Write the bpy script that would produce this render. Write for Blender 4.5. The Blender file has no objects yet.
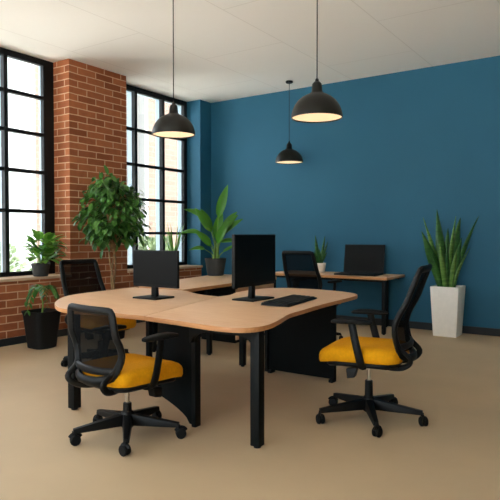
import bpy, bmesh, math, random
from mathutils import Vector, Matrix
S = bpy.context.scene
COL = S.collection
PI = math.pi
R = math.radians

# ------------------------------------------------------------------ materials
def lin(c):
    return tuple(((v/255)/12.92 if v/255 <= .04045 else ((v/255+.055)/1.055)**2.4) for v in c)

def mat(name, rgb, rough=.6, metal=0, spec=.5, var=0, vscale=20, bump=0, bscale=60, emit=None, estr=0, coat=0):
    m = bpy.data.materials.new(name); m.use_nodes = True
    nt = m.node_tree; b = nt.nodes['Principled BSDF']
    c = lin(rgb)
    b.inputs['Base Color'].default_value = (*c, 1)
    b.inputs['Roughness'].default_value = rough
    b.inputs['Metallic'].default_value = metal
    b.inputs['Specular IOR Level'].default_value = spec
    b.inputs['Coat Weight'].default_value = coat
    tc = nt.nodes.new('ShaderNodeTexCoord')
    if var:
        n = nt.nodes.new('ShaderNodeTexNoise'); n.inputs['Scale'].default_value = vscale
        n.inputs['Detail'].default_value = 4
        nt.links.new(tc.outputs['Object'], n.inputs['Vector'])
        r = nt.nodes.new('ShaderNodeValToRGB')
        r.color_ramp.elements[0].position = .3; r.color_ramp.elements[1].position = .7
        r.color_ramp.elements[0].color = (*[v*(1-var) for v in c], 1)
        r.color_ramp.elements[1].color = (*[min(1, v*(1+var)) for v in c], 1)
        nt.links.new(n.outputs['Fac'], r.inputs['Fac']); nt.links.new(r.outputs['Color'], b.inputs['Base Color'])
    if bump:
        n = nt.nodes.new('ShaderNodeTexNoise'); n.inputs['Scale'].default_value = bscale
        nt.links.new(tc.outputs['Object'], n.inputs['Vector'])
        bp = nt.nodes.new('ShaderNodeBump'); bp.inputs['Strength'].default_value = bump
        bp.inputs['Distance'].default_value = .01
        nt.links.new(n.outputs['Fac'], bp.inputs['Height']); nt.links.new(bp.outputs['Normal'], b.inputs['Normal'])
    if emit:
        b.inputs['Emission Color'].default_value = (*lin(emit), 1); b.inputs['Emission Strength'].default_value = estr
    return m

def brick_mat(name, c1, c2, mortar, bw=.31, bh=.092, msize=.008, bump=.5):
    m = bpy.data.materials.new(name); m.use_nodes = True
    nt = m.node_tree; b = nt.nodes['Principled BSDF']; L = nt.links.new
    g = nt.nodes.new('ShaderNodeNewGeometry')
    sp = nt.nodes.new('ShaderNodeSeparateXYZ'); L(g.outputs['Position'], sp.inputs[0])
    sn = nt.nodes.new('ShaderNodeSeparateXYZ'); L(g.outputs['True Normal'], sn.inputs[0])
    ab = nt.nodes.new('ShaderNodeMath'); ab.operation = 'ABSOLUTE'; L(sn.outputs['X'], ab.inputs[0])
    gt = nt.nodes.new('ShaderNodeMath'); gt.operation = 'GREATER_THAN'; gt.inputs[1].default_value = .5; L(ab.outputs[0], gt.inputs[0])
    mx = nt.nodes.new('ShaderNodeMix'); mx.data_type = 'FLOAT'
    L(gt.outputs[0], mx.inputs[0]); L(sp.outputs['X'], mx.inputs[2]); L(sp.outputs['Y'], mx.inputs[3])
    cb = nt.nodes.new('ShaderNodeCombineXYZ'); L(mx.outputs[0], cb.inputs[0]); L(sp.outputs['Z'], cb.inputs[1])
    nz = nt.nodes.new('ShaderNodeTexNoise'); nz.inputs['Scale'].default_value = 6; L(g.outputs['Position'], nz.inputs['Vector'])
    vm = nt.nodes.new('ShaderNodeVectorMath'); vm.operation = 'SCALE'; vm.inputs['Scale'].default_value = .012
    L(nz.outputs['Color'], vm.inputs[0])
    va = nt.nodes.new('ShaderNodeVectorMath'); va.operation = 'ADD'; L(cb.outputs[0], va.inputs[0]); L(vm.outputs[0], va.inputs[1])
    bt = nt.nodes.new('ShaderNodeTexBrick')
    bt.inputs['Color1'].default_value = (*lin(c1), 1); bt.inputs['Color2'].default_value = (*lin(c2), 1)
    bt.inputs['Mortar'].default_value = (*lin(mortar), 1)
    bt.inputs['Scale'].default_value = 1; bt.inputs['Mortar Size'].default_value = msize
    bt.inputs['Mortar Smooth'].default_value = .3; bt.inputs['Bias'].default_value = 0
    bt.inputs['Brick Width'].default_value = bw; bt.inputs['Row Height'].default_value = bh
    L(va.outputs[0], bt.inputs['Vector'])
    n2 = nt.nodes.new('ShaderNodeTexNoise'); n2.inputs['Scale'].default_value = 14; n2.inputs['Detail'].default_value = 5
    L(g.outputs['Position'], n2.inputs['Vector'])
    r2 = nt.nodes.new('ShaderNodeValToRGB'); r2.color_ramp.elements[0].color = (.72, .72, .72, 1); r2.color_ramp.elements[1].color = (1.2, 1.2, 1.2, 1)
    L(n2.outputs['Fac'], r2.inputs['Fac'])
    mm = nt.nodes.new('ShaderNodeMix'); mm.data_type = 'RGBA'; mm.blend_type = 'MULTIPLY'; mm.inputs[0].default_value = .8
    L(bt.outputs['Color'], mm.inputs[6]); L(r2.outputs['Color'], mm.inputs[7]); L(mm.outputs[2], b.inputs['Base Color'])
    b.inputs['Roughness'].default_value = .85; b.inputs['Specular IOR Level'].default_value = .25
    if bump:
        bp = nt.nodes.new('ShaderNodeBump'); bp.inputs['Strength'].default_value = bump; bp.inputs['Distance'].default_value = .01
        bp.invert = True
        L(bt.outputs['Fac'], bp.inputs['Height']); L(bp.outputs['Normal'], b.inputs['Normal'])
    return m

def wood_mat(name, c1, c2, stretch=(1.2, 14, 14), rough=.42, rot=0):
    m = bpy.data.materials.new(name); m.use_nodes = True
    nt = m.node_tree; b = nt.nodes['Principled BSDF']; L = nt.links.new
    tc = nt.nodes.new('ShaderNodeTexCoord'); mp = nt.nodes.new('ShaderNodeMapping')
    mp.inputs['Scale'].default_value = stretch; mp.inputs['Rotation'].default_value = (0, 0, rot)
    L(tc.outputs['Object'], mp.inputs[0])
    n = nt.nodes.new('ShaderNodeTexNoise'); n.inputs['Scale'].default_value = 3.5; n.inputs['Detail'].default_value = 7
    n.inputs['Distortion'].default_value = .6; L(mp.outputs[0], n.inputs['Vector'])
    r = nt.nodes.new('ShaderNodeValToRGB'); r.color_ramp.elements[0].position = .32; r.color_ramp.elements[1].position = .68
    r.color_ramp.elements[0].color = (*lin(c1), 1); r.color_ramp.elements[1].color = (*lin(c2), 1)
    L(n.outputs['Fac'], r.inputs['Fac']); L(r.outputs['Color'], b.inputs['Base Color'])
    b.inputs['Roughness'].default_value = rough; b.inputs['Specular IOR Level'].default_value = .4
    return m

def leaf_mat(name, c1, c2, rough=.33, trans=.25, band=False):
    m = bpy.data.materials.new(name); m.use_nodes = True
    nt = m.node_tree; b = nt.nodes['Principled BSDF']; L = nt.links.new
    r = nt.nodes.new('ShaderNodeValToRGB')
    r.color_ramp.elements[0].color = (*lin(c1), 1); r.color_ramp.elements[1].color = (*lin(c2), 1)
    if band:
        tc = nt.nodes.new('ShaderNodeTexCoord'); mp = nt.nodes.new('ShaderNodeMapping')
        mp.inputs['Scale'].default_value = (3, 3, 14); L(tc.outputs['Object'], mp.inputs[0])
        n = nt.nodes.new('ShaderNodeTexNoise'); n.inputs['Scale'].default_value = 3; L(mp.outputs[0], n.inputs['Vector'])
        L(n.outputs['Fac'], r.inputs['Fac'])
        r.color_ramp.elements[0].position = .35; r.color_ramp.elements[1].position = .7
    else:
        g = nt.nodes.new('ShaderNodeNewGeometry'); L(g.outputs['Random Per Island'], r.inputs['Fac'])
    L(r.outputs['Color'], b.inputs['Base Color'])
    b.inputs['Roughness'].default_value = rough
    tr = nt.nodes.new('ShaderNodeBsdfTranslucent'); L(r.outputs['Color'], tr.inputs['Color'])
    mx = nt.nodes.new('ShaderNodeMixShader'); mx.inputs[0].default_value = trans
    L(b.outputs[0], mx.inputs[1]); L(tr.outputs[0], mx.inputs[2])
    L(mx.outputs[0], nt.nodes['Material Output'].inputs['Surface'])
    return m

def glass_mat():
    m = bpy.data.materials.new('clear_glass'); m.use_nodes = True
    nt = m.node_tree; L = nt.links.new; nt.nodes.remove(nt.nodes['Principled BSDF'])
    t = nt.nodes.new('ShaderNodeBsdfTransparent'); t.inputs[0].default_value = (.96, .98, .98, 1)
    g = nt.nodes.new('ShaderNodeBsdfGlossy'); g.inputs['Roughness'].default_value = .02
    f = nt.nodes.new('ShaderNodeFresnel'); f.inputs[0].default_value = 1.25
    mx = nt.nodes.new('ShaderNodeMixShader'); L(f.outputs[0], mx.inputs[0]); L(t.outputs[0], mx.inputs[1]); L(g.outputs[0], mx.inputs[2])
    L(mx.outputs[0], nt.nodes['Material Output'].inputs['Surface'])
    return m

def mesh_fabric():
    m = bpy.data.materials.new('woven_mesh'); m.use_nodes = True
    nt = m.node_tree; L = nt.links.new; b = nt.nodes['Principled BSDF']
    b.inputs['Base Color'].default_value = (*lin((9, 10, 10)), 1); b.inputs['Roughness'].default_value = .9; b.inputs['Specular IOR Level'].default_value = .1
    t = nt.nodes.new('ShaderNodeBsdfTransparent')
    mx = nt.nodes.new('ShaderNodeMixShader'); mx.inputs[0].default_value = .08
    L(b.outputs[0], mx.inputs[1]); L(t.outputs[0], mx.inputs[2]); L(mx.outputs[0], nt.nodes['Material Output'].inputs['Surface'])
    return m

def floor_mat():
    m = mat('beige_floor', (195, 171, 138), rough=.62, var=.05, vscale=1.6, bump=.05, bscale=180, spec=.35)
    return m

def ceiling_mat():
    m = bpy.data.materials.new('ceiling_plaster'); m.use_nodes = True
    nt = m.node_tree; L = nt.links.new; b = nt.nodes['Principled BSDF']
    g = nt.nodes.new('ShaderNodeNewGeometry')
    mp = nt.nodes.new('ShaderNodeMapping'); mp.inputs['Rotation'].default_value = (0, 0, PI/2); L(g.outputs['Position'], mp.inputs[0])
    bt = nt.nodes.new('ShaderNodeTexBrick')
    bt.inputs['Color1'].default_value = (*lin((248, 243, 236)), 1); bt.inputs['Color2'].default_value = (*lin((247, 242, 235)), 1)
    bt.inputs['Mortar'].default_value = (*lin((232, 226, 218)), 1)
    bt.inputs['Scale'].default_value = 1; bt.inputs['Mortar Size'].default_value = .006; bt.inputs['Brick Width'].default_value = 2.4
    bt.inputs['Row Height'].default_value = 1.2; L(mp.outputs[0], bt.inputs['Vector'])
    L(bt.outputs['Color'], b.inputs['Base Color']); b.inputs['Roughness'].default_value = .9
    b.inputs['Specular IOR Level'].default_value = .2
    return m

BRICK = brick_mat('red_brick', (180, 108, 70), (146, 82, 50), (216, 172, 138))
PALE_BRICK = brick_mat('pale_street_brick', (104, 86, 76), (111, 92, 82), (118, 101, 91), bw=.5, bh=.16, msize=.012, bump=0)
RENDER = mat('pale_render', (156, 158, 156), .9, var=.04, vscale=2)
BLUE = mat('blue_paint', (38, 98, 126), .62, var=.03, vscale=1.2, bump=.04, bscale=250, spec=.3)
CEIL = ceiling_mat()
FLOOR = floor_mat()
SILL = mat('sill_stone', (206, 172, 142), .7, var=.08, vscale=9)
BASEB = mat('dark_skirting', (34, 38, 40), .6, var=.05)
FRAME = mat('black_window_paint', (9, 14, 16), .6, spec=.3, var=.05)
FRAME_LIT = mat('daylit_frame_sides', (140, 158, 168), .5, var=.03)  # daylight on the deep sides of the black frames, put into the colour
GLASS = glass_mat()
WHITEW = mat('plain_white_paint', (186, 182, 174), .85, var=.03, vscale=2)
OAK = wood_mat('light_oak', (222, 174, 132), (234, 193, 154))
OAK2 = wood_mat('light_oak_lengthwise', (220, 176, 136), (232, 194, 156), stretch=(14, 1.2, 14))
OAKEDGE = wood_mat('oak_edge_band', (190, 132, 84), (204, 148, 98))
METAL = mat('black_powder_coat', (7, 11, 11), .55, spec=.2, var=.05, bump=.03, bscale=400)
PANEL = mat('black_panel_board', (8, 13, 13), .7, spec=.15, var=.06, vscale=8)
PLASTIC = mat('black_plastic', (7, 9, 9), .5, spec=.25, var=.05)
PLASTIC2 = mat('soft_black_rubber', (6, 7, 7), .65, spec=.25, var=.05)
YELLOW = mat('mustard_fabric', (226, 156, 8), .85, var=.07, vscale=60, bump=.25, bscale=500, spec=.2)
MESHM = mesh_fabric()
CHROME = mat('chrome', (200, 195, 188), .22, metal=1, var=.02)
SCREEN = mat('dark_screen', (6, 9, 9), .45, var=.03, spec=.15)
KEY = mat('dark_key_caps', (13, 16, 17), .6, var=.05)
SHADE = mat('matte_black_shade', (14, 15, 12), .42, var=.05, spec=.35)
GLOW = mat('warm_diffuser', (255, 232, 200), .6, var=.01, emit=(255, 218, 170), estr=.17)
POTG = mat('dark_grey_clay', (50, 52, 51), .75, var=.12, vscale=25, bump=.1)
POTB = mat('black_planter', (9, 12, 12), .65, spec=.3, var=.06)
POTW = mat('white_planter', (248, 245, 238), .5, var=.03)
SOIL = mat('potting_soil', (52, 38, 28), .95, var=.4, vscale=60, bump=.6)
BARK = mat('pale_bark', (150, 118, 82), .85, var=.25, vscale=30, bump=.3)
LEAF_F = leaf_mat('ficus_leaf', (38, 84, 26), (96, 146, 66))
LEAF_S = leaf_mat('broad_leaf', (62, 124, 38), (136, 186, 74))
LEAF_P = leaf_mat('fern_leaf', (40, 92, 34), (84, 136, 52))
LEAF_B = leaf_mat('paradise_leaf', (48, 120, 30), (108, 174, 52), rough=.35)
LEAF_N = leaf_mat('sword_leaf', (36, 88, 34), (66, 120, 50), band=True, trans=.1)
LEAF_N2 = leaf_mat('striped_sword_leaf', (84, 132, 54), (128, 168, 82), band=True, trans=.1)
STEM = mat('green_stem', (112, 150, 58), .5, var=.15)
GRASS = mat('street_concrete', (212, 210, 204), .95, var=.06, vscale=3)
HEDGE = leaf_mat('hedge_leaf', (86, 102, 70), (108, 122, 92), rough=.8, trans=.3)

# ------------------------------------------------------------------ mesh helpers
class MB:
    def __init__(s): s.bm = bmesh.new()
    def merge(s, b2, M=None):
        if M is not None: b2.transform(M)
        me = bpy.data.meshes.new('t'); b2.to_mesh(me); b2.free(); s.bm.from_mesh(me); bpy.data.meshes.remove(me); return s
    def box(s, lo, hi, bev=0, M=None, seg=2):
        b = bmesh.new(); bmesh.ops.create_cube(b, size=1)
        for v in b.verts:
            v.co = Vector([(lo[i]+hi[i])/2 + v.co[i]*(hi[i]-lo[i]) for i in range(3)])
        if bev: bmesh.ops.bevel(b, geom=b.edges[:], offset=bev, segments=seg, affect='EDGES', profile=.6)
        return s.merge(b, M)
    def hull(s, pts8, bev=0):   # eight corners: four of the bottom, four of the top, same order
        b = bmesh.new(); v = [b.verts.new(p) for p in pts8]
        for f in ((3, 2, 1, 0), (4, 5, 6, 7), (0, 1, 5, 4), (1, 2, 6, 5), (2, 3, 7, 6), (3, 0, 4, 7)): b.faces.new([v[i] for i in f])
        bmesh.ops.recalc_face_normals(b, faces=b.faces[:])
        if bev: bmesh.ops.bevel(b, geom=b.edges[:], offset=bev, segments=2, affect='EDGES', profile=.6)
        return s.merge(b)
    def prism(s, pts, z0, z1, bev=0, M=None):
        b = bmesh.new(); lo = [b.verts.new((x, y, z0)) for x, y in pts]; hi = [b.verts.new((x, y, z1)) for x, y in pts]
        n = len(pts); b.faces.new(hi); b.faces.new(lo[::-1])
        for i in range(n): b.faces.new((lo[i], lo[(i+1) % n], hi[(i+1) % n], hi[i]))
        bmesh.ops.recalc_face_normals(b, faces=b.faces[:])
        if bev:
            es = [e for e in b.edges if abs(e.verts[0].co.z-e.verts[1].co.z) < 1e-6]
            bmesh.ops.bevel(b, geom=es, offset=bev, segments=2, affect='EDGES', profile=.6)
        return s.merge(b, M)
    def loft(s, rings, cap=True, closed=False):
        b = bmesh.new(); V = [[b.verts.new(p) for p in r] for r in rings]; n = len(rings[0])
        m = len(V)
        for j in range(m if closed else m-1):
            for i in range(n):
                b.faces.new((V[j][i], V[j][(i+1) % n], V[(j+1) % m][(i+1) % n], V[(j+1) % m][i]))
        if cap and not closed: b.faces.new(V[0][::-1]); b.faces.new(V[-1])
        bmesh.ops.recalc_face_normals(b, faces=b.faces[:])
        return s.merge(b)
    def lathe(s, prof, n=40, c=(0, 0, 0), cap=False, M=None):
        b = bmesh.new(); rings = []
        for r, z in prof:
            if r < 1e-5: rings.append([b.verts.new((c[0], c[1], c[2]+z))])
            else: rings.append([b.verts.new((c[0]+r*math.cos(2*PI*i/n), c[1]+r*math.sin(2*PI*i/n), c[2]+z)) for i in range(n)])
        for A, B in zip(rings, rings[1:]):
            for i in range(n):
                j = (i+1) % n
                if len(A) == 1 and len(B) == 1: continue
                if len(A) == 1: b.faces.new((A[0], B[j], B[i]))
                elif len(B) == 1: b.faces.new((A[i], A[j], B[0]))
                else: b.faces.new((A[i], A[j], B[j], B[i]))
        if cap:
            for r_ in (rings[0], rings[-1]):
                if len(r_) > 2: b.faces.new(r_)
        bmesh.ops.recalc_face_normals(b, faces=b.faces[:])
        return s.merge(b, M)
    def tube(s, path, rad, n=10, closed=False, flat=1.0, up=None):
        path = [Vector(p) for p in path]; m = len(path)
        rad = rad if isinstance(rad, (list, tuple)) else [rad]*m
        rings = []; prev = None
        for i, p in enumerate(path):
            if closed: t = path[(i+1) % m]-path[i-1]
            else: t = path[min(i+1, m-1)]-path[max(i-1, 0)]
            t.normalize()
            if up is not None: a = Vector(up) - t*t.dot(Vector(up))
            elif prev is None: a = t.orthogonal()
            else: a = prev - t*t.dot(prev)
            a.normalize(); prev = a; c = t.cross(a)
            rings.append([p + a*math.cos(2*PI*k/n)*rad[i]*flat + c*math.sin(2*PI*k/n)*rad[i] for k in range(n)])
        return s.loft(rings, closed=closed)
    def leaf(s, base, d, up, L, W, droop=.3, seg=6, fold=.15, prof=None, petiole=0):
        base = Vector(base); d = Vector(d).normalized(); up = Vector(up)
        side = d.cross(up)
        if side.length < 1e-3: side = d.orthogonal()
        side.normalize(); rows = []; p = base.copy(); dd = d.copy(); step = L/seg
        for i in range(seg+1):
            t = i/seg
            w = (prof(t) if prof else math.sin(PI*min(1, t*.97+.03))**.8)*W/2
            nrm = side.cross(dd).normalized()
            rows.append((p-side*w+nrm*w*fold, p.copy(), p+side*w+nrm*w*fold))
            dd = (dd + Vector((0, 0, -1))*droop/seg).normalized(); p = p+dd*step
        bm = s.bm; V = [[bm.verts.new(q) for q in r] for r in rows]
        for a, b in zip(V, V[1:]):
            bm.faces.new((a[0], a[1], b[1], b[0])); bm.faces.new((a[1], a[2], b[2], b[1]))
        return s
    def build(s, name, m, parent=None, smooth=True, ang=35, mods=None):
        me = bpy.data.meshes.new(name); s.bm.normal_update(); s.bm.to_mesh(me); s.bm.free()
        me.materials.append(m)
        if smooth:
            me.shade_smooth(); me.set_sharp_from_angle(angle=R(ang))
        o = bpy.data.objects.new(name, me); COL.objects.link(o)
        if parent: o.parent = parent
        return o

def tag(o, label=None, cat=None, group=None, kind=None):
    if label: o['label'] = label
    if cat: o['category'] = cat
    if group: o['group'] = group
    if kind: o['kind'] = kind
    return o

def empty(name, loc, rz=0, label=None, cat=None, group=None, kind=None):
    o = bpy.data.objects.new(name, None); COL.objects.link(o); o.location = loc; o.rotation_euler = (0, 0, rz)
    o.empty_display_size = .1
    return tag(o, label, cat, group, kind)

def rrect(hx, hy, r, n=5):
    r = min(r, hx*.999, hy*.999); pts = []
    for cx, cy, a0 in ((hx-r, hy-r, 0), (-hx+r, hy-r, 90), (-hx+r, -hy+r, 180), (hx-r, -hy+r, 270)):
        for k in range(n+1):
            a = R(a0+90*k/n); pts.append((cx+r*math.cos(a), cy+r*math.sin(a)))
    return pts

def smooth_closed(pts, n=6):
    out = []; m = len(pts)
    for i in range(m):
        p0, p1, p2, p3 = (Vector(pts[(i+k-1) % m]) for k in range(4))
        for j in range(n):
            t = j/n
            out.append(tuple(.5*((2*p1)+(p2-p0)*t+(2*p0-5*p1+4*p2-p3)*t*t+(3*p1-p0-3*p2+p3)*t**3)))
    return out

def smooth_open(pts, n=6):
    P = [Vector(p) for p in pts]; out = []
    for i in range(len(P)-1):
        p0 = P[max(i-1, 0)]; p1 = P[i]; p2 = P[i+1]; p3 = P[min(i+2, len(P)-1)]
        for j in range(n):
            t = j/n
            out.append(.5*((2*p1)+(p2-p0)*t+(2*p0-5*p1+4*p2-p3)*t*t+(3*p1-p0-3*p2+p3)*t**3))
    out.append(P[-1]); return out

# ------------------------------------------------------------------ room shell
XI, XO = -6.27, -6.80       # room side and street side of the left wall
YB, YF = 8.03, -1.9         # back wall, wall behind the camera
XR = 3.4; H = 3.66
def struct(name, mb, m, parent=None, **k):
    o = mb.build(name, m, parent, smooth=False, **k)
    o['kind'] = 'structure'; return o
struct('floor', MB().box((XO, YF-.2, -.12), (XR+.2, YB+.2, 0)), FLOOR)
struct('ceiling', MB().box((XO, YF-.2, H), (XR+.2, YB+.2, H+.15)), CEIL)
wb = MB().box((XO, YB, 0), (XR+.2, YB+.2, H)); wb.box((XO, 7.73, 0), (-6.29, YB, H))
struct('wall_back', wb, BLUE)
struct('wall_right', MB().box((XR, YF-.2, 0), (XR+.2, YB, H)), WHITEW)
KZ = .77
SEG = [(5.99, 7.73), (2.75, 4.965), (-.45, 1.75)]   # window openings along Y
wl = MB()
wl.box((XO, YF, 0), (XI, 7.73, KZ))
ys = [(4.965, 5.99), (1.75, 2.75), (YF, -.45)]
for a, b in ys: wl.box((XO, a, KZ), (XI, b, H))
struct('wall_left', wl, BRICK)
for i, (a, b) in enumerate(SEG):
    o = struct('trim_%d' % (i+1), MB().box((XO, a, KZ), (XI+.03, b, KZ+.035), .004), SILL)
struct('baseboard_back', MB().box((-6.29, YB-.018, 0), (XR, YB, .1), .003), BASEB)
struct('baseboard_left', MB().box((XI, YF, 0), (XI+.018, 7.73, .09), .003), BASEB)
# unseen wall behind the camera: tall windows added to brighten the room
wf = MB(); FW = [(-6.1, -3.1), (-2.95, .05)]
xs = [XO]+[v for p in FW for v in p]+[XR]
for i in range(0, len(xs), 2): wf.box((xs[i], YF-.2, 0), (xs[i+1], YF, H))
for a, b in FW: wf.box((a, YF-.2, 0), (b, YF, .1)); wf.box((a, YF-.2, 3.58), (b, YF, H))
struct('wall_front', wf, WHITEW)

def window(idx, y0, y1, z0, z1, vbars, hbars, fl=.06, fr=.06, side='left', od=.15):
    # built in a frame where u runs along the wall and depth runs outward
    if side == 'left': P = lambda u, d, z: (-6.59-d, u, z)
    else: P = lambda u, d, z: (u, YF-.06-d, z)
    def bx(mb, u0, u1, d0, d1, za, zb, bev=0):
        a = P(u0, d0, za); b = P(u1, d1, zb)
        mb.box([min(a[k], b[k]) for k in range(3)], [max(a[k], b[k]) for k in range(3)], bev)
    root = bpy.data.objects.new('window_%d' % idx, None); COL.objects.link(root); root['kind'] = 'structure'
    root.location = P(y0, 0, z0); off = Vector(root.location)
    def fin(mb, name, m):
        mb.bm.transform(Matrix.Translation(-off)); return struct(name, mb, m, root)
    f = MB()
    bx(f, y0, y0+fl, 0, .06, z0, z1); bx(f, y1-fr, y1, 0, .06, z0, z1)
    bx(f, y0+fl, y1-fr, 0, .06, z0, z0+.06); bx(f, y0+fl, y1-fr, 0, .06, z1-.08, z1)
    fin(f, 'window_frame', FRAME)
    g = MB()
    bx(g, y0, y0+fl, .06, od, z0, z1); bx(g, y1-fr, y1, .06, od, z0, z1)
    bx(g, y0+fl, y1-fr, .06, od, z0, z0+.05); bx(g, y0+fl, y1-fr, .06, od, z1-.07, z1)
    for v in vbars: bx(g, v-.024, v+.024, .062, od, z0+.05, z1-.07)
    fin(g, 'outer_frame', FRAME_LIT)
    for v in vbars:
        b = MB(); bx(b, v-.027, v+.027, -.012, .06, z0+.06, z1-.08); fin(b, 'mullion', FRAME)
    for z in hbars:
        b = MB(); bx(b, y0+fl, y1-fr, -.004, .056, z-.022, z+.022); fin(b, 'glazing_bar', FRAME)
    p = MB(); bx(p, y0+fl-.005, y1-fr+.005, .064, .07, z0+.05, z1-.07); fin(p, 'glass', GLASS)
    return root
ZT = H
window(1, 5.99, 7.73, .80, ZT, [6.49, 7.12], [1.36, 1.90, 2.44, 2.99], .05, .08)
window(2, 2.75, 4.965, .80, ZT, [4.25, 3.5], [1.64, 2.16, 2.66, 3.15], .06, .16, od=.10)
window(3, -.45, 1.75, .80, ZT, [.28, 1.02], [1.64, 2.16, 2.66, 3.15])
for k, (a, b) in enumerate(FW): window(4+k, a, b, .1, 3.58, [a+(b-a)/3, a+2*(b-a)/3], [1.3, 2.05, 2.8], side='front')

# ------------------------------------------------------------------ the street outside the left windows
st = MB().box((-60, -30, -.5), (40, 50, -.35)); o = st.build('street_ground', GRASS, smooth=False)
o['kind'] = 'structure'
def facade(name, y0, y1, h, label, pier=0):
    r = empty(name, (-12.2, y0, -.35), 0, label, 'building')
    L = y1-y0
    MB().box((-2, pier, 0), (0, L, h)).build('brick_wall', PALE_BRICK, r, smooth=False)
    MB().box((-2.1, 0, h), (.12, L+.1, h+.25), .02).build('parapet', RENDER, r, smooth=False)
    if pier: MB().box((-2, 0, 0), (.05, pier, h)).build('corner_pier', RENDER, r, smooth=False)
facade('brick_building', 8.2, 11.3, 9.5, 'pale brick building seen through the near window left of the brick pillar', .42)
facade('brick_building', 12.35, 24, 11, 'pale pink brick building filling the right panes of the far window', .12)  # pale end pier added as a light strip for the white gap
random.seed(5)
def shrub(name, c, rx, ry, h, label):
    r = empty(name, (c[0], c[1], -.35), 0, label, 'shrub', 'blurred green shrubs outside the windows')
    mb = MB()
    for i in range(1100):
        a = random.random()*2*PI; t = random.random()**.5; z = h*(.05+.95*random.random())
        k = math.sqrt(max(0, 1-(z/h)**2*.75)); x = rx*t*k*math.cos(a); y = ry*t*k*math.sin(a)
        d = Vector((x, y, z-.3*h+random.uniform(-.3, .3))).normalized()
        mb.leaf((x, y, z), d, (random.uniform(-1, 1), random.uniform(-1, 1), 1), .13, .08, .3, 3)
    mb.build('foliage', HEDGE, r, smooth=False)
    MB().tube([(0, 0, 0), (.03, 0, h*.35), (0, .02, h*.7)], [.05, .04, .02]).build('trunk', BARK, r)
shrub('garden_shrub', (-10.6, 6.1), .8, 1.3, 1.5, 'pale green shrub outside the near window, behind the sill plant')
shrub('garden_shrub', (-11.0, 8.4), .7, .8, 1.2, 'low pale green shrub at the foot of the brick building outside')
shrub('garden_shrub', (-11.3, 11.9), .6, .8, 1.55, 'pale green shrub in the gap between the two brick buildings')

def at(px, depth):    # plan position for a horizontal bearing (in pixels right of centre) and a distance ahead
    lat = (px-250)/573*depth; th = R(34.2)
    return lat*math.cos(th)-depth*math.sin(th), lat*math.sin(th)+depth*math.cos(th)

# ------------------------------------------------------------------ desks
def desk_top(pts, z, t=.032, m=OAK, name='desktop', root=None, smooth_n=0):
    off = root.location
    pts = [(x-off.x, y-off.y) for x, y in pts]
    o = MB().prism(pts, z-t, z, .003).build(name, m, root, ang=25)
    o.data.materials.append(OAKEDGE)
    for p in o.data.polygons:
        if abs(p.normal.z) < .9: p.material_index = 1
    return o
def k(p): return [(x*.949, y*.949) for x, y in p]
ZD = .77
# rounded meeting desk, left half
DA = empty('meeting_desk', (-3.4, 3.5, 0), 0, 'left light oak desktop with rounded outer end, carrying the smaller monitor', 'desk')
seamF, seamB = (-2.83, 2.855), (-3.17, 4.15)
left_pts = [seamF] + [tuple(v) for v in smooth_open([(-2.83, 2.855), (-3.2, 2.845), (-3.5, 2.795), (-3.67, 2.81), (-3.83, 2.89), (-3.99, 3.0), (-4.2, 3.2),
            (-4.36, 3.42), (-4.43, 3.66), (-4.45, 3.95), (-4.47, 4.3)], 4)][1:] + [(-4.47, 4.36), (-3.82, 4.40)] + \
            [tuple(v) for v in smooth_open([(-3.74, 4.38), (-3.5, 4.24), (-3.3, 4.17), (-3.17, 4.15)], 4)]
desk_top(left_pts, ZD, root=DA)
def leg(root, x, y, h, w=.07, name='leg'):
    off = root.location
    mb = MB().box((x-w/2-off.x, y-w/2-off.y, .012), (x+w/2-off.x, y+w/2-off.y, h), .006)
    o = mb.build(name, METAL, root)
    f = MB().lathe([(0, 0), (w*.36, 0), (w*.36, .012), (0, .012)], 16, (x-off.x, y-off.y, 0)).build('levelling_foot', PLASTIC, o)
    return o
def bar(root, a, b, zlo, zhi, w=.03, name='frame_rail'):
    off = root.location; a = Vector((a[0]-off.x, a[1]-off.y, 0)); b = Vector((b[0]-off.x, b[1]-off.y, 0))
    d = (b-a).normalized(); n = Vector((-d.y, d.x, 0))*w/2
    q = [a-n, b-n, b+n, a+n]
    return MB().hull([(p.x, p.y, zlo) for p in q]+[(p.x, p.y, zhi) for p in q], .002).build(name, METAL, root)
leg(DA, -3.55, 2.84, ZD-.033)
leg(DA, -4.2, 4.315, ZD-.033, .05)
leg(DA, -3.84, 4.28, ZD-.033, .05)
bar(DA, (-3.1, 3.3), (-2.95, 3.1), ZD-.08, ZD-.033)
bar(DA, (-3.1, 3.3), (-3.5, 4.1), ZD-.08, ZD-.033)
bar(DA, (-4.2, 4.3), (-3.4, 4.16), ZD-.08, ZD-.033)

DB = empty('meeting_desk', (-2.6, 4.0, 0), 0, 'wavy kidney shaped light oak desktop carrying the larger monitor and keyboard', 'desk')
o2 = smooth_open([(-2.826, 2.855), (-2.47, 2.82), (-2.2, 2.785), (-2.02, 2.80), (-1.925, 2.88), (-1.915, 3.04), (-1.97, 3.26), (-2.045, 3.5), (-2.07, 3.72), (-2.11, 4.1),
      (-2.13, 4.5), (-2.145, 4.82), (-2.175, 4.99), (-2.26, 5.11), (-2.42, 5.2), (-2.7, 5.265), (-2.95, 5.26), (-3.16, 5.18), (-3.27, 4.95), (-3.26, 4.6), (-3.166, 4.32), (-3.166, 4.15)], 4)
desk_top([tuple(v) for v in o2], ZD, root=DB)
leg(DB, -1.963, 2.97, ZD-.033, .066)
leg(DB, -3.305, 4.73, ZD-.033, .055)
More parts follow.
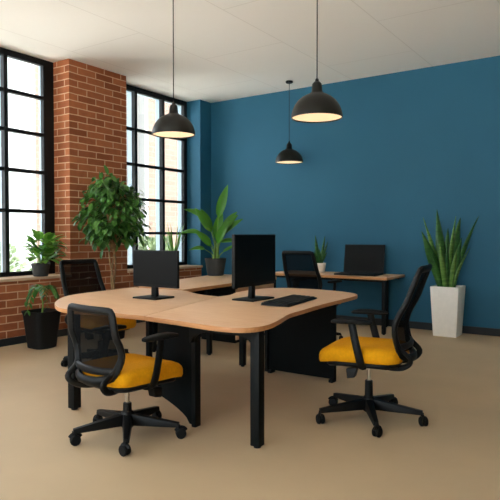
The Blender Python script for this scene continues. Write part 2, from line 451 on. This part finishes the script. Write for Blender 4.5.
# arched apron between the corner leg and the end panel
off = DB.location
ap = [(-2.52, ZD-.034), (-2.52, .60), (-2.50, .60)]
ap += [(-2.50+.16*(1-math.cos(a)), .60+.085*math.sin(a)) for a in [R(90*i/8) for i in range(1, 9)]]
ap += [(-2.10+.12*math.sin(a), .685-.12*(1-math.cos(a))) for a in [R(90*i/8) for i in range(0, 9)]]
ap += [(-1.96, .56), (-1.96, ZD-.034)]
M = Matrix(((1, 0, 0, -off.x), (0, 0, -1, 2.99-off.y), (0, 1, 0, 0), (0, 0, 0, 1)))
MB().prism(ap, -.02, .02, .003, M).build('arched_apron', METAL, DB)
# near end panel with a curved cut-away foot
pp = [(-2.53, ZD-.034), (-2.53, .012), (-2.58, .012)]
pp += [(-2.58-.29*t, .012+.16*t**.6) for t in [i/10 for i in range(1, 11)]] + [(-2.88, .175), (-2.88, ZD-.034)]
M1 = Matrix(((1, 0, 0, -off.x), (0, 0, -1, 3.06-off.y), (0, 1, 0, 0), (0, 0, 0, 1)))
pn = MB().prism(pp, -.016, .016, .003, M1).build('end_panel', PANEL, DB)
MB().box((-2.55-off.x, 3.03-off.y, 0), (-2.515-off.x, 3.09-off.y, ZD-.034), .004).build('panel_edge_post', METAL, pn)
bar(DB, (-2.5, 3.1), (-2.6, 4.6), ZD-.09, ZD-.034)
bar(DB, (-3.2, 4.66), (-2.96, 4.66), ZD-.09, ZD-.034)
# far end panel
pn2 = MB().box((-2.95-off.x, 4.66-off.y, .03), (-2.25-off.x, 4.70-off.y, ZD-.034), .004).build('modesty_panel', PANEL, DB)
for x in (-2.93, -2.28):
    MB().box((x-.02-off.x, 4.64-off.y, 0), (x+.02-off.x, 4.72-off.y, .03), .004).build('panel_foot', PLASTIC, pn2)
MB().box((-2.985-off.x, 4.64-off.y, .01), (-2.952-off.x, 4.72-off.y, ZD-.034), .004).build('panel_edge_post', METAL, pn2)

# return desk along the window wall
DC = empty('return_desk', (-4.4, 5.5, 0), 0, 'long light oak desk beside the far window, under the tall leafy plant', 'desk')
desk_top([(-3.86, 4.46), (-4.02, 6.55), (-5.02, 6.55), (-4.78, 5.3), (-4.55, 4.52)], ZD, .036, OAK2, root=DC)
leg(DC, -3.93, 4.98, ZD-.037, .05)
leg(DC, -4.55, 4.75, ZD-.037, .05)
leg(DC, -4.92, 6.45, ZD-.037, .05)
off = DC.location
MB().box((-4.56-off.x, 4.72-off.y, .2), (-4.52-off.x, 5.62-off.y, ZD-.037), .003).build('back_panel', PANEL, DC)
bar(DC, (-3.93, 5.0), (-4.0, 5.6), ZD-.09, ZD-.037)
DR = empty('drawer_cabinet', (-4.35, 6.10, 0), 0, 'light wooden drawer pedestal below the desk at the far window', 'cabinet')
MB().box((-.3, -.44, .03), (.28, .44, .725), .004).build('cabinet_body', PANEL, DR)
for i in range(4):
    z0 = .045+i*.17
    d = MB().box((.282, -.43, z0), (.30, .43, z0+.155), .003).build('drawer', OAK2, DR)
    MB().box((.30, -.08, z0+.125), (.312, .08, z0+.137), .002).build('handle', METAL, d)
MB().box((-.27, -.41, 0), (.26, .41, .03)).build('plinth', PANEL, DR)

# desk against the blue wall
DD = empty('wall_desk', (-3.65, 7.62, 0), 0, 'narrow light oak desk against the blue wall, carrying the open laptop', 'desk')
desk_top([(-4.62, 7.24), (-2.74, 7.24), (-2.76, 7.99), (-4.62, 7.99)], .765, .034, OAK, root=DD)
for x, y in ((-2.80, 7.29), (-3.01, 7.93), (-4.52, 7.29), (-4.52, 7.93)): leg(DD, x, y, .731, .05)
bar(DD, (-4.5, 7.29), (-2.82, 7.29), .70, .731)
bar(DD, (-4.5, 7.93), (-2.82, 7.93), .70, .731)
bar(DD, (-2.81, 7.3), (-2.99, 7.93), .70, .731)

# ------------------------------------------------------------------ task chairs
def chair(loc, rz, label, seat=.46, back=.46, phase=0, Rb=.34, lean=.10, aw=.27, name='office_chair'):
    root = empty(name, loc, rz, label, 'chair', 'yellow and black office chairs')
    ph = phase
    # star base
    hub = MB().lathe([(0, .06), (.035, .06), (.048, .075), (.045, .15), (.033, .17), (0, .17)], 20)
    for i in range(5):
        a = ph+2*PI*i/5; ca, sa = math.cos(a), math.sin(a)
        def q(r, w, z): return (r*ca - w*sa, r*sa + w*ca, z)
        hub.hull([q(.02, -.034, .08), q(Rb, -.019, .074), q(Rb, .019, .074), q(.02, .034, .08),
                  q(.02, -.026, .155), q(Rb, -.015, .104), q(Rb, .015, .104), q(.02, .026, .155)], .004)
    base = hub.build('star_base', PLASTIC, root)
    for i in range(5):
        a = ph+2*PI*i/5; c = Vector((Rb*math.cos(a), Rb*math.sin(a), 0))
        sw = a*1.7+1.1; dx, dy = math.cos(sw), math.sin(sw)
        w = MB()
        ax = Vector((-dy, dx, 0)); cc = c+Vector((dx, dy, 0))*.012
        for s_ in (-1, 1):
            Mx = Matrix.Translation(cc+ax*s_*.014+Vector((0, 0, .034))) @ ax.to_track_quat('Z', 'Y').to_matrix().to_4x4()
            w.lathe([(0, -.011), (.028, -.011), (.034, -.006), (.034, .006), (.028, .011), (0, .011)], 18, M=Mx)
        cs = w.build('caster', PLASTIC2, root)
        hb = MB()
        hb.tube([c+Vector((0, 0, .09)), c+Vector((0, 0, .06))], .008, 8)
        arc = [cc+Vector((dx, dy, 0))*(-.038*math.cos(t))+Vector((0, 0, .034+.038*math.sin(t))) for t in [R(25+130*j/8) for j in range(9)]]
        hb.tube(arc, .012, 8, flat=.35)
        hb.build('caster_hood', PLASTIC, cs)
    # gas column
    MB().lathe([(0, .14), (.030, .14), (.028, seat-.235), (.024, seat-.23), (0, seat-.23)], 20).build('column_sleeve', PLASTIC, root)
    MB().lathe([(0, seat-.25), (.014, seat-.25), (.014, seat-.10), (0, seat-.10)], 16).build('gas_lift', CHROME, root)
    # mechanism
    mc = MB().hull([(-.14, -.06, seat-.135), (.10, -.055, seat-.135), (.10, .055, seat-.135), (-.14, .06, seat-.135),
               (-.20, -.08, seat-.07), (.15, -.08, seat-.07), (.15, .08, seat-.07), (-.20, .08, seat-.07)], .008).build('tilt_mechanism', PLASTIC, root)
    for s_ in (-1, 1):
        lv = MB().tube([(.06, s_*.05, seat-.11), (.08, s_*.21, seat-.12)], .008, 8)
        lv.hull([(.05, s_*.19-.035, seat-.17), (.10, s_*.19-.035, seat-.18), (.10, s_*.19+.035, seat-.18), (.05, s_*.19+.035, seat-.17),
                 (.03, s_*.19-.03, seat-.10), (.11, s_*.19-.03, seat-.115), (.11, s_*.19+.03, seat-.115), (.03, s_*.19+.03, seat-.10)], .006)
        lv.build('tilt_lever', PLASTIC, root)
    # pan and cushion
    zf = lambda x: -.028*max(0, (x-.08)/.18)**2
    rings = []
    for ins, z in ((.05, -.10), (.012, -.09), (0, -.075), (0, -.06), (.02, -.055)):
        rings.append([(x+.01, y, seat+z+zf(x)) for x, y in rrect(.255-ins, .245-ins, .1)])
    MB().loft(rings).build('seat_pan', PLASTIC, root)
    rings = []
    for ins, z in ((.03, -.062), (.006, -.053), (0, -.035), (0, .0), (.006, .02), (.02, .034), (.05, .043), (.10, .045), (.17, .042), (.24, .04)):
        rings.append([(x+.03, y, seat+z+zf(x)-.006*math.cos(min(1, abs(y)/.2)*PI/2)*(z > .03)) for x, y in rrect(.29-ins, .262-ins, .11)])
    MB().loft(rings).build('seat_cushion', YELLOW, root, ang=60)
    # backrest
    def cx(t):   # side profile, forward at the lumbar and leaning back at the top
        return -.285 + .035*math.sin(PI*min(1, t/.62)) - lean*max(0, (t-.3)/.7)**1.35 - .02*(1-t)
    def cz(t): return seat+.005+(back+.025)*t
    def hw(t): return (.175+.058*math.sin(PI/2*min(1, t/.4))-.022*max(0, (t-.5)/.5))
    def bp(u, t, o=0):
        return Vector((cx(t)+.05*(u*u)*(.4+.6*(1-t))+o, u*hw(t), cz(t)))
    N = 14; K = 8
    mb = MB(); V = [[mb.bm.verts.new(bp(-1+2*i/K, .03+.94*j/N)) for i in range(K+1)] for j in range(N+1)]
    for j in range(N):
        for i in range(K): mb.bm.faces.new((V[j][i], V[j][i+1], V[j+1][i+1], V[j+1][i]))
    mb.build('back_mesh', MESHM, root)
    loop = [bp(-1, j/12) for j in range(0, 12)] + [bp(-1, .968), bp(-.97, .995), bp(-.88, 1.005)] + [bp(u, 1.005) for u in (-.4, 0, .4)] + [bp(.88, 1.005), bp(.97, .995), bp(1, .968)] + [bp(1, j/12) for j in range(11, -1, -1)] + \
           [bp(.85, -.03), bp(.5, -.055), bp(0, -.06), bp(-.5, -.055), bp(-.85, -.03)]
    n1 = 12
    rad = [.026]*12 + [.024]*9 + [.026]*12 + [.028]*5
    fb = MB().tube(loop, rad, 10, closed=True, flat=.75, up=(1, 0, 0)); fb.build('back_frame', PLASTIC, root)
    # lumbar bar and the spine that carries the back
    lb = MB().tube([bp(u, .09, -.006) for u in (-.98, -.6, -.2, .2, .6, .98)], .024, 8, flat=.7, up=(1, 0, 0)); lb.build('lumbar_bar', PLASTIC, root)
    for s_ in (-1, 1):
        sp = smooth_open([(-.10, s_*.09, seat-.09), (-.20, s_*.13, seat-.095), (-.285, s_*.165, seat-.075), (-.325, s_*.185, seat-.02), bp(s_*.99, .10, -.012), bp(s_*.99, .30)], 5)
        MB().tube(sp, [.026-.008*i/(len(sp)-1) for i in range(len(sp))], 10, flat=.7).build('back_support', PLASTIC, root)
    # arms
    for s_ in (-1, 1):
        za = seat+.225
        path = smooth_open([(-.02, s_*.19, seat-.08), (-.01, s_*(aw-.015), seat-.075), (.0, s_*(aw+.01), seat-.02), (.03, s_*(aw+.008), seat+.10), (.055, s_*aw, za-.015)], 5)
        post = MB().tube(path, [.030-.004*i/len(path) for i in range(len(path))], 10, flat=.55, up=(0, 1, 0)).build('arm_post', PLASTIC, root)
        rings = []
        for xx, wy, hz, dz in ((-.13, .012, .006, -.004), (-.125, .024, .011, -.002), (-.10, .034, .014, 0), (0, .042, .018, .003), (.09, .041, .017, .001), (.14, .032, .013, -.004), (.155, .014, .006, -.007)):
            rings.append([(xx+.045, s_*(aw-.004)+y, za+dz+z) for y, z in rrect(wy, hz, hz*.95, 3)])
        MB().loft(rings).build('arm_pad', PLASTIC2, post)
    return root
chair((-2.785, 2.655, 0), R(85), 'nearest office chair, yellow seat, its black mesh back to the viewer at the left desk', .455, .385, R(24)-R(85)+R(3), .35, .02)
chair((-4.56, 3.98, 0), R(-4), 'office chair at the rounded left end of the desk, in front of the brick pillar', .475, .54, R(20), .36, .10)
chair((*at(314, 7.2), 0), R(86), 'black mesh office chair tucked between the wavy desk and the laptop desk', .53, .555, R(10), .34, .11)
chair((-1.60, 3.88, 0), R(189), 'office chair on the right with mustard yellow seat, facing left towards the wavy desk', .515, .555, R(12)-R(189), .375, .12)

# ------------------------------------------------------------------ screens and keyboards
def monitor(loc, rz, w, z0, z1, label, name='computer_monitor', bx=.3, by=.24, sx=0):
    r = empty(name, loc, rz, label, 'monitor')   # local +Y is where the screen looks
    h = z1-z0
    MB().box((-w/2, -.022, z0), (w/2, .008, z1), .005).build('housing', PLASTIC, r)
    MB().box((-w/2+.012, .0085, z0+.026), (w/2-.012, .010, z1-.012)).build('screen', SCREEN, r, smooth=False)
    MB().hull([(sx-.03, -.06, .012), (sx+.03, -.06, .012), (sx+.03, -.02, .012), (sx-.03, -.02, .012),
               (sx-.026, -.05, z0+h*.35), (sx+.026, -.05, z0+h*.35), (sx+.026, -.02, z0+h*.35), (sx-.026, -.02, z0+h*.35)], .004).build('neck', PLASTIC, r)
    MB().box((sx-bx/2, -by/2-.02, 0), (sx+bx/2, by/2-.02, .014), .004).build('stand_base', PLASTIC, r)
    return r
monitor((-3.525, 3.70, ZD), PI, .53, .10, .425, 'smaller black monitor on the left desktop, left of the seam', bx=.27, by=.25, sx=.04)
monitor((-2.75, 4.13, ZD), R(-90), .64, .12, .565, 'larger black monitor turned sideways, beside the keyboard', bx=.34, by=.22)
KB = empty('computer_keyboard', (-2.40, 4.13, ZD), R(8), 'long black keyboard lying on the wavy desktop', 'keyboard')
MB().hull([(-.12, -.33, .003), (.12, -.33, .003), (.12, .33, .003), (-.12, .33, .003), (-.115, -.325, .026), (.115, -.325, .014), (.115, .325, .014), (-.115, .325, .026)], .003).build('keyboard_case', PLASTIC, KB)
for rr in range(5):
    x = -.085+rr*.0425; zt = .026-.012*(x+.115)/.23
    n = 17
    for i in range(n):
        y = -.315+(i+.5)*.63/n
        if rr == 4 and 5 <= i <= 10:
            if i == 5: MB().box((x-.017, -.315+5*.63/n+.003, zt), (x+.017, -.315+11*.63/n-.003, zt+.008), .002, seg=1).build('key', KEY, KB)
            continue
        MB().box((x-.017, y-.0155, zt), (x+.017, y+.0155, zt+.008), .002, seg=1).build('key', KEY, KB)
LP = empty('laptop', (-3.28, 7.56, .765), R(4), 'open black laptop on the desk against the blue wall', 'laptop')
MB().box((-.30, -.19, .004), (.30, .19, .024), .006).build('laptop_base', PLASTIC, LP)
MB().box((-.26, -.04, .024), (.26, .15, .027), .001).build('keyboard_deck', KEY, LP)
MB().box((-.07, -.16, .024), (.07, -.06, .0255), .0005).build('touchpad', SCREEN, LP)
Ms = Matrix.Translation((0, .19, .022)) @ Matrix.Rotation(R(-10), 4, 'X')
lid = MB().box((-.30, -.005, 0), (.30, .012, .41), .005, Ms).build('lid', PLASTIC, LP)
MB().box((-.285, -.0065, .02), (.285, -.0052, .395), 0, Ms).build('screen', SCREEN, lid, smooth=False)

# ------------------------------------------------------------------ pendant lamps
def pendant(x, y, zrim, D, label):
    r = empty('pendant_lamp', (x, y, H), 0, label, 'pendant lamp', 'black dome pendant lamps')
    z = zrim-H; s = D/.42
    prof = [(.205, 0), (.210, .004), (.209, .03), (.200, .065), (.182, .105), (.155, .142), (.122, .170), (.085, .190), (.055, .203), (.044, .216), (.042, .255), (.038, .28), (.022, .297), (.008, .303)]
    ins = [(.008, .298), (.036, .27), (.040, .212), (.082, .185), (.12, .165), (.152, .137), (.178, .10), (.196, .062), (.205, .03), (.205, 0)]
    MB().lathe([(a*s, b*s+z) for a, b in prof+ins], 56).build('lamp_shade', SHADE, r, ang=50)
    MB().lathe([(0, .012*s+z), (.2035*s, .012*s+z), (.2035*s, .018*s+z), (0, .018*s+z)], 48).build('diffuser', GLOW, r)
    MB().lathe([(0, .325*s+z), (.007, .325*s+z), (.014, .315*s+z), (.016, .298*s+z), (0, .296*s+z)], 16).build('cord_grip', PLASTIC, r)
    MB().tube([(0, 0, z+.32*s), (0, 0, -.01)], .0045, 8).build('cord', PLASTIC2, r)
    MB().lathe([(0, -.03), (.045, -.03), (.055, -.02), (.055, 0), (0, 0)], 28).build('ceiling_rose', SHADE, r)
    return r
pendant(*at(174, 5.6), 2.30, .42, 'black dome pendant lamp on the left, hanging before the window')
pendant(*at(316.5, 4.72), 2.285, .42, 'largest looking black pendant lamp, hanging in front of the blue wall')
pendant(*at(289, 8.75), 2.43, .42, 'smallest looking farthest black pendant lamp, near the blue wall')

# ------------------------------------------------------------------ plants
random.seed(11)
def soil(root, r, z): MB().lathe([(0, z), (r, z), (r, z-.02), (0, z-.02)], 28).build('soil', SOIL, root, smooth=False)
def pot_round(root, rb, rt, h, m, name='pot', rim=.0):
    t = .012
    pr = [(0, 0), (rb-.006, 0), (rb, .006), (rt-.001, h-.03), (rt+rim, h-.028), (rt+rim, h-.003), (rt+rim-.003, h), (rt-t, h), (rb-t*.5, .03), (0, .03)]
    return MB().lathe(pr, 40).build(name, m, root)

# tall snake plant in the white planter
SP = empty('snake_plant', (-2.09, 7.74, 0), 0, 'tall snake plant in a square tapered white planter against the blue wall', 'potted plant')
def sq(h0, h1, a, b, inner=False): pass
rings = []
for hw_, z in ((.145, 0), (.15, .004), (.183, .648), (.181, .655), (.168, .655), (.165, .60)): rings.append([(x, y, z) for x, y in rrect(hw_, hw_, .008, 2)])
MB().loft(rings).build('planter', POTW, SP, ang=25)
MB().box((-.16, -.16, .60), (.16, .16, .615)).build('soil', SOIL, SP, smooth=False)
def sword(root, base, tip, W, m=LEAF_N, bend=0, name='leaf', twist=0):
    mb = MB(); b = Vector(base); t = Vector(tip); d = t-b; n = 12; L = d.length
    s0 = Vector((math.cos(twist), math.sin(twist), 0)); rows = []
    nn = d.normalized().cross(s0).normalized()
    for i in range(n+1):
        u = i/n; p = b+d*u+nn*0+Vector((d.x, d.y, 0))*(u*u-u)*bend
        w = W/2*(.55+.45*math.sin(PI*min(1, u*1.25)*.8)) * (1-max(0, (u-.5)/.5)**2.0) + .0012
        tw = s0*math.cos(u*.5)+Vector((-s0.y, s0.x, 0))*math.sin(u*.5)
        nrm = d.normalized().cross(tw).normalized()
        rows.append([p-tw*w+nrm*w*.35, p-tw*w*.5+nrm*w*.06, p, p+tw*w*.5+nrm*w*.06, p+tw*w+nrm*w*.35])
    V = [[mb.bm.verts.new(q) for q in r] for r in rows]
    for A, B in zip(V, V[1:]):
        for i in range(4): mb.bm.faces.new((A[i], A[i+1], B[i+1], B[i]))
    o = mb.build(name, m, root, ang=60)
    md = o.modifiers.new('thick', 'SOLIDIFY'); md.thickness = .004; md.offset = 0
    return o
def rl(a, b, z): th = R(34.2); return (a*math.cos(th)-b*math.sin(th), a*math.sin(th)+b*math.cos(th), z)   # right of / away from the room's diagonal
TH = R(34.2)
for (x0, x1, z1, w, m, dp, tw) in ((-.08, -.355, 1.38, .125, LEAF_N, 0, .1), (-.05, -.32, 1.56, .07, LEAF_N2, .05, .5), (-.03, -.135, 1.67, .12, LEAF_N, .06, .2), (.01, .105, 1.58, .07, LEAF_N2, .02, .5),
                     (.05, .185, 1.56, .13, LEAF_N, .08, .1), (.07, .41, 1.58, .075, LEAF_N, .03, .5), (.05, .27, 1.16, .06, LEAF_N2, -.05, .8), (-.05, -.14, 1.22, .07, LEAF_N2, -.09, .3),
                     (0, -.03, 1.30, .07, LEAF_N, -.05, .8), (.02, .09, 1.15, .065, LEAF_N2, -.08, .3), (-.01, .03, 1.42, .09, LEAF_N, .1, .0), (-.08, -.24, 1.12, .07, LEAF_N, -.04, .3), (.06, .16, 1.30, .08, LEAF_N, -.05, .2)):
    sword(SP, rl(x0, dp*.6, .60), rl(x1, dp, z1), w*1.1, m, .35, twist=TH+tw-.4)

# small snake plant in a white pot
SS = empty('snake_plant', (-3.98, 7.74, .765), 0, 'small spiky snake plant in a round white pot beside the laptop', 'potted plant')
pot_round(SS, .066, .087, .145, POTW)
soil(SS, .078, .135)
for (x0, x1, z1, w, dp, tw) in ((-.03, -.075, .56, .05, 0, .2), (-.03, -.10, .34, .04, -.02, .5), (.0, -.02, .36, .04, -.03, .1), (.02, .075, .55, .042, .02, .3), (.03, .115, .47, .04, -.02, .6), (.02, .10, .31, .035, -.04, .2), (.0, .01, .30, .04, .03, .9), (-.01, .05, .40, .035, .02, .1)):
    sword(SS, rl(x0, 0, .13), rl(x1, dp, z1), w, LEAF_N, .3, twist=TH+tw-.3)

# bird of paradise on the return desk
BP = empty('paradise_plant', (-4.86, 6.30, ZD), 0, 'broad leaved plant with upright paddle leaves in a dark grey pot', 'potted plant')
pot_round(BP, .112, .146, .24, POTG, rim=.002)
soil(BP, .13, .225)
def paddle(root, base, mid, ldir, L, W, up, droop=.6, m=LEAF_B):
    mb = MB(); mb.leaf(mid, ldir, up, L, W, droop, 10, .22, prof=lambda t: max(.02, math.sin(PI*t**.75))**.75)
    o = mb.build('leaf', m, root, ang=60)
    md = o.modifiers.new('thick', 'SOLIDIFY'); md.thickness = .002; md.offset = 0
    b = Vector(base); c = Vector(mid)
    pth = [b.lerp(c, i/6)+Vector((0, 0, .0))+(Vector((b.x, b.y, 0))-Vector((c.x, c.y, 0)))*(.45*math.sin(PI*i/6)) for i in range(7)]
    MB().tube(pth, [.009-.004*i/6 for i in range(7)], 8).build('leaf_stem', STEM, o)
for (x0, d0, xm, zm, lx, lz, L, W, dr, dp) in (
    (.02, 0, .04, .80, .26, .95, .47, .15, .1, 0), (-.02, .02, -.13, .78, -.70, .65, .34, .11, .7, .02), (-.03, -.02, -.20, .58, -.95, .45, .34, .09, .9, -.03),
    (-.01, 0, -.05, .60, -.45, .8, .40, .15, .3, -.05), (.0, .02, .0, .50, .2, 1, .42, .15, .2, .05), (.03, 0, .07, .60, .60, .8, .34, .13, .4, 0), (.04, .02, .08, .56, .72, .75, .38, .11, .4, .04),
    (.03, -.03, .07, .46, .85, .35, .27, .08, .7, -.05), (-.04, 0, -.14, .36, -.8, .4, .24, .075, 1.0, -.06), (.05, 0, .10, .32, .7, .6, .26, .055, .6, .02), (0, .03, -.07, .62, -.35, 1, .34, .13, .4, .08),
    (.02, -.03, .03, .44, .35, .9, .36, .14, .4, -.08), (-.02, -.03, -.06, .40, -.5, .8, .32, .12, .6, -.09), (.02, .04, .11, .66, .5, .85, .30, .10, .5, .06)):
    up = Vector(rl(-.35 if lx > 0 else .35, -.9, .6))
    paddle(BP, rl(x0, d0, .22), rl(xm, dp, zm), rl(lx, random.uniform(-.2, .2), lz), L, W, up, dr)

# spiky plant on the far sill
SK = empty('spiky_plant', (-6.40, 7.16, .805), 0, 'spiky grass leaved plant on the far window sill, behind the smaller monitor', 'potted plant')
pot_round(SK, .07, .09, .16, POTG); soil(SK, .08, .15)
for i in range(20):
    a = random.random()*2*PI; s_ = random.uniform(.3, 1)
    mb = MB(); mb.leaf((.03*math.cos(a), .03*math.sin(a), .145), (math.cos(a)*.5*s_, math.sin(a)*.6*s_, 1), (-math.cos(a), -math.sin(a), .5), random.uniform(.42, .62), .034, random.uniform(.05, .35), 7, .3, prof=lambda t: (1-t)**.6+.02)
    mb.build('leaf', LEAF_S, SK, ang=60)

# leafy plant on the near sill
LS = empty('leafy_plant', (-6.315, 4.54, .805), 0, 'bushy broad leaved plant in a dark grey pot on the near window sill', 'potted plant')
pot_round(LS, .09, .113, .165, POTG, rim=.004); soil(LS, .10, .155)
mb = MB(); stm = MB()
for i in range(85):
    a = random.uniform(0, 2*PI); e = random.uniform(.1, 1.25); rr = random.uniform(.05, .17)
    zz = .2+random.uniform(0, .27)
    p = Vector((rr*math.cos(a)*.7+.06, rr*math.sin(a), zz)); p.x = max(p.x, -.05)
    d = Vector((math.cos(a)*math.cos(e)*.8+.15, math.sin(a)*math.cos(e), math.sin(e)))
    mb.leaf(p, d, (-math.cos(a)*.5, -math.sin(a)*.5, 1), random.uniform(.14, .21), random.uniform(.085, .12), .9, 6, .18)
    if i % 3 == 0: stm.tube([(0, 0, .15), p*.5+Vector((0, 0, .1)), p], .003, 5)
mb.build('foliage', LEAF_S, LS, ang=60); stm.build('stem', STEM, LS)

# drooping palm in the black planter on the floor
FP = empty('floor_palm', (-5.83, 4.20, 0), 0, 'small fern leaved palm in a tall black planter under the near window', 'potted plant')
rings = []
for hw_, z in ((.12, 0), (.135, .008), (.172, .40), (.182, .425), (.182, .44), (.168, .44), (.16, .38)): rings.append([(x, y, z) for x, y in rrect(hw_, hw_, .07, 5)])
MB().loft(rings).build('planter', POTB, FP, ang=40)
MB().lathe([(0, .39), (.155, .39), (.155, .38), (0, .38)], 28).build('soil', SOIL, FP, smooth=False)
stm = MB(); mb = MB()
stm.tube([(0, 0, .38), (.01, .01, .5), (0, .0, .64)], [.011, .009, .006], 8)
for i in range(7):
    a = 2*PI*i/7+.4; ln = random.uniform(.15, .22)
    pth = [Vector((math.cos(a)*ln*t, math.sin(a)*ln*t, .63+.12*math.sin(PI*t*.9)-(.02+.09*(i % 3))*t*t)) for t in [j/8 for j in range(9)]]
    stm.tube(pth, .003, 5)
    for j in range(2, 9):
        p = pth[j]; fw = (pth[j]-pth[j-1]).normalized(); sd = Vector((-math.sin(a), math.cos(a), 0))
        for s_ in (-1, 1): mb.leaf(p, fw*.7+sd*s_+Vector((0, 0, -.35)), (0, 0, 1), .11-.008*abs(j-4), .035, .6, 4, .2)
mb.build('foliage', LEAF_P, FP, ang=60); stm.build('stem', STEM, FP)

# indoor tree before the brick pillar
FT = empty('indoor_tree', (-5.60, 5.10, 0), 0, 'tall indoor tree with dense drooping green crown before the brick pillar', 'potted plant')
pot_round(FT, .14, .18, .34, POTB, 'planter'); soil(FT, .165, .32)
tk = MB()
for kx, ky, ph in ((.02, 0, 0), (-.02, .02, 2.1), (0, -.02, 4.2)):
    pth = [(kx+.035*math.sin(ph+z*5.2), ky+.03*math.cos(ph+z*5.2), z) for z in [.3+.9*i/16 for i in range(17)]]
    tk.tube(pth, [.014-.004*i/16 for i in range(17)], 8)
random.seed(21)
ends = []
def inside(z):
    # crown radius by height: narrow top, broad middle, ragged skirt
    t = (z-1.14)/(2.17-1.14)
    return .37*math.sin(PI*(.16+.80*max(0, min(1, t)))**.88)**.7
for i in range(92):
    z = random.uniform(1.28, 2.07); a = random.random()*2*PI; rr = inside(z)*random.uniform(.25, .98)
    e = Vector((rr*math.cos(a), rr*math.sin(a), z)); ends.append(e)
    s0 = Vector((0, 0, min(z-.1, random.uniform(1.1, 1.5))))
    tk.tube([s0, s0.lerp(e, .5)+Vector((0, 0, .06)), e], [.006, .004, .002], 5)
tk.build('trunk', BARK, FT)
mb = MB()
for e in ends:
    out = Vector((e.x, e.y, 0)).normalized()
    for j in range(13):
        a = random.random()*2*PI
        p = e+Vector((random.gauss(0, .045), random.gauss(0, .045), random.gauss(0, .045)))
        d = (out*.8+Vector((math.cos(a)*.8, math.sin(a)*.8, random.uniform(-.75, .35)))).normalized()
        mb.leaf(p, d, (random.uniform(-.3, .3), random.uniform(-.3, .3), 1), random.uniform(.10, .16), random.uniform(.05, .072), 1.1, 5, .25)
mb.build('foliage', LEAF_F, FT, ang=60)

# ------------------------------------------------------------------ light
W = bpy.data.worlds.new('sky'); S.world = W; W.use_nodes = True
bg = W.node_tree.nodes['Background']; bg.inputs[0].default_value = (.86, .93, 1.0, 1); bg.inputs[1].default_value = 1.0
W.cycles.sampling_method = 'AUTOMATIC'
sun = bpy.data.lights.new('sun', 'SUN'); sun.energy = 6; sun.angle = R(3); sun.color = (1, .97, .93)
so = bpy.data.objects.new('sun', sun); COL.objects.link(so)
so.rotation_euler = Vector((-.40, -.20, -.90)).to_track_quat('-Z', 'Y').to_euler()
def portal(c, sx, sy, d):
    l = bpy.data.lights.new('window_portal', 'AREA'); l.shape = 'RECTANGLE'; l.size = sx; l.size_y = sy; l.cycles.is_portal = True
    o = bpy.data.objects.new('window_portal', l); COL.objects.link(o); o.location = c
    o.rotation_euler = Vector(d).to_track_quat('-Z', 'Z' if abs(d[2]) < .5 else 'Y').to_euler()
for a, b in SEG: portal((-6.86, (a+b)/2, 2.23), b-a, 2.9, (1, 0, 0))
for a, b in FW: portal(((a+b)/2, YF-.28, 1.84), b-a, 3.5, (0, 1, 0))

# ------------------------------------------------------------------ camera
cam = bpy.data.cameras.new('camera'); co = bpy.data.objects.new('camera', cam); COL.objects.link(co)
cam.sensor_width = 36; cam.lens = 573/500*36; cam.clip_start = .05
co.location = (0, 0, 1.33); co.rotation_euler = (R(90-1.5), 0, R(34.2))
S.camera = co
S.view_settings.view_transform = 'Standard'; S.view_settings.look = 'None'; S.view_settings.gamma = 1
S.view_settings.exposure = 2.45
S.cycles.use_denoising = True
S.cycles.max_bounces = 12; S.cycles.diffuse_bounces = 8; S.cycles.transparent_max_bounces = 24
S.cycles.sample_clamp_indirect = 8
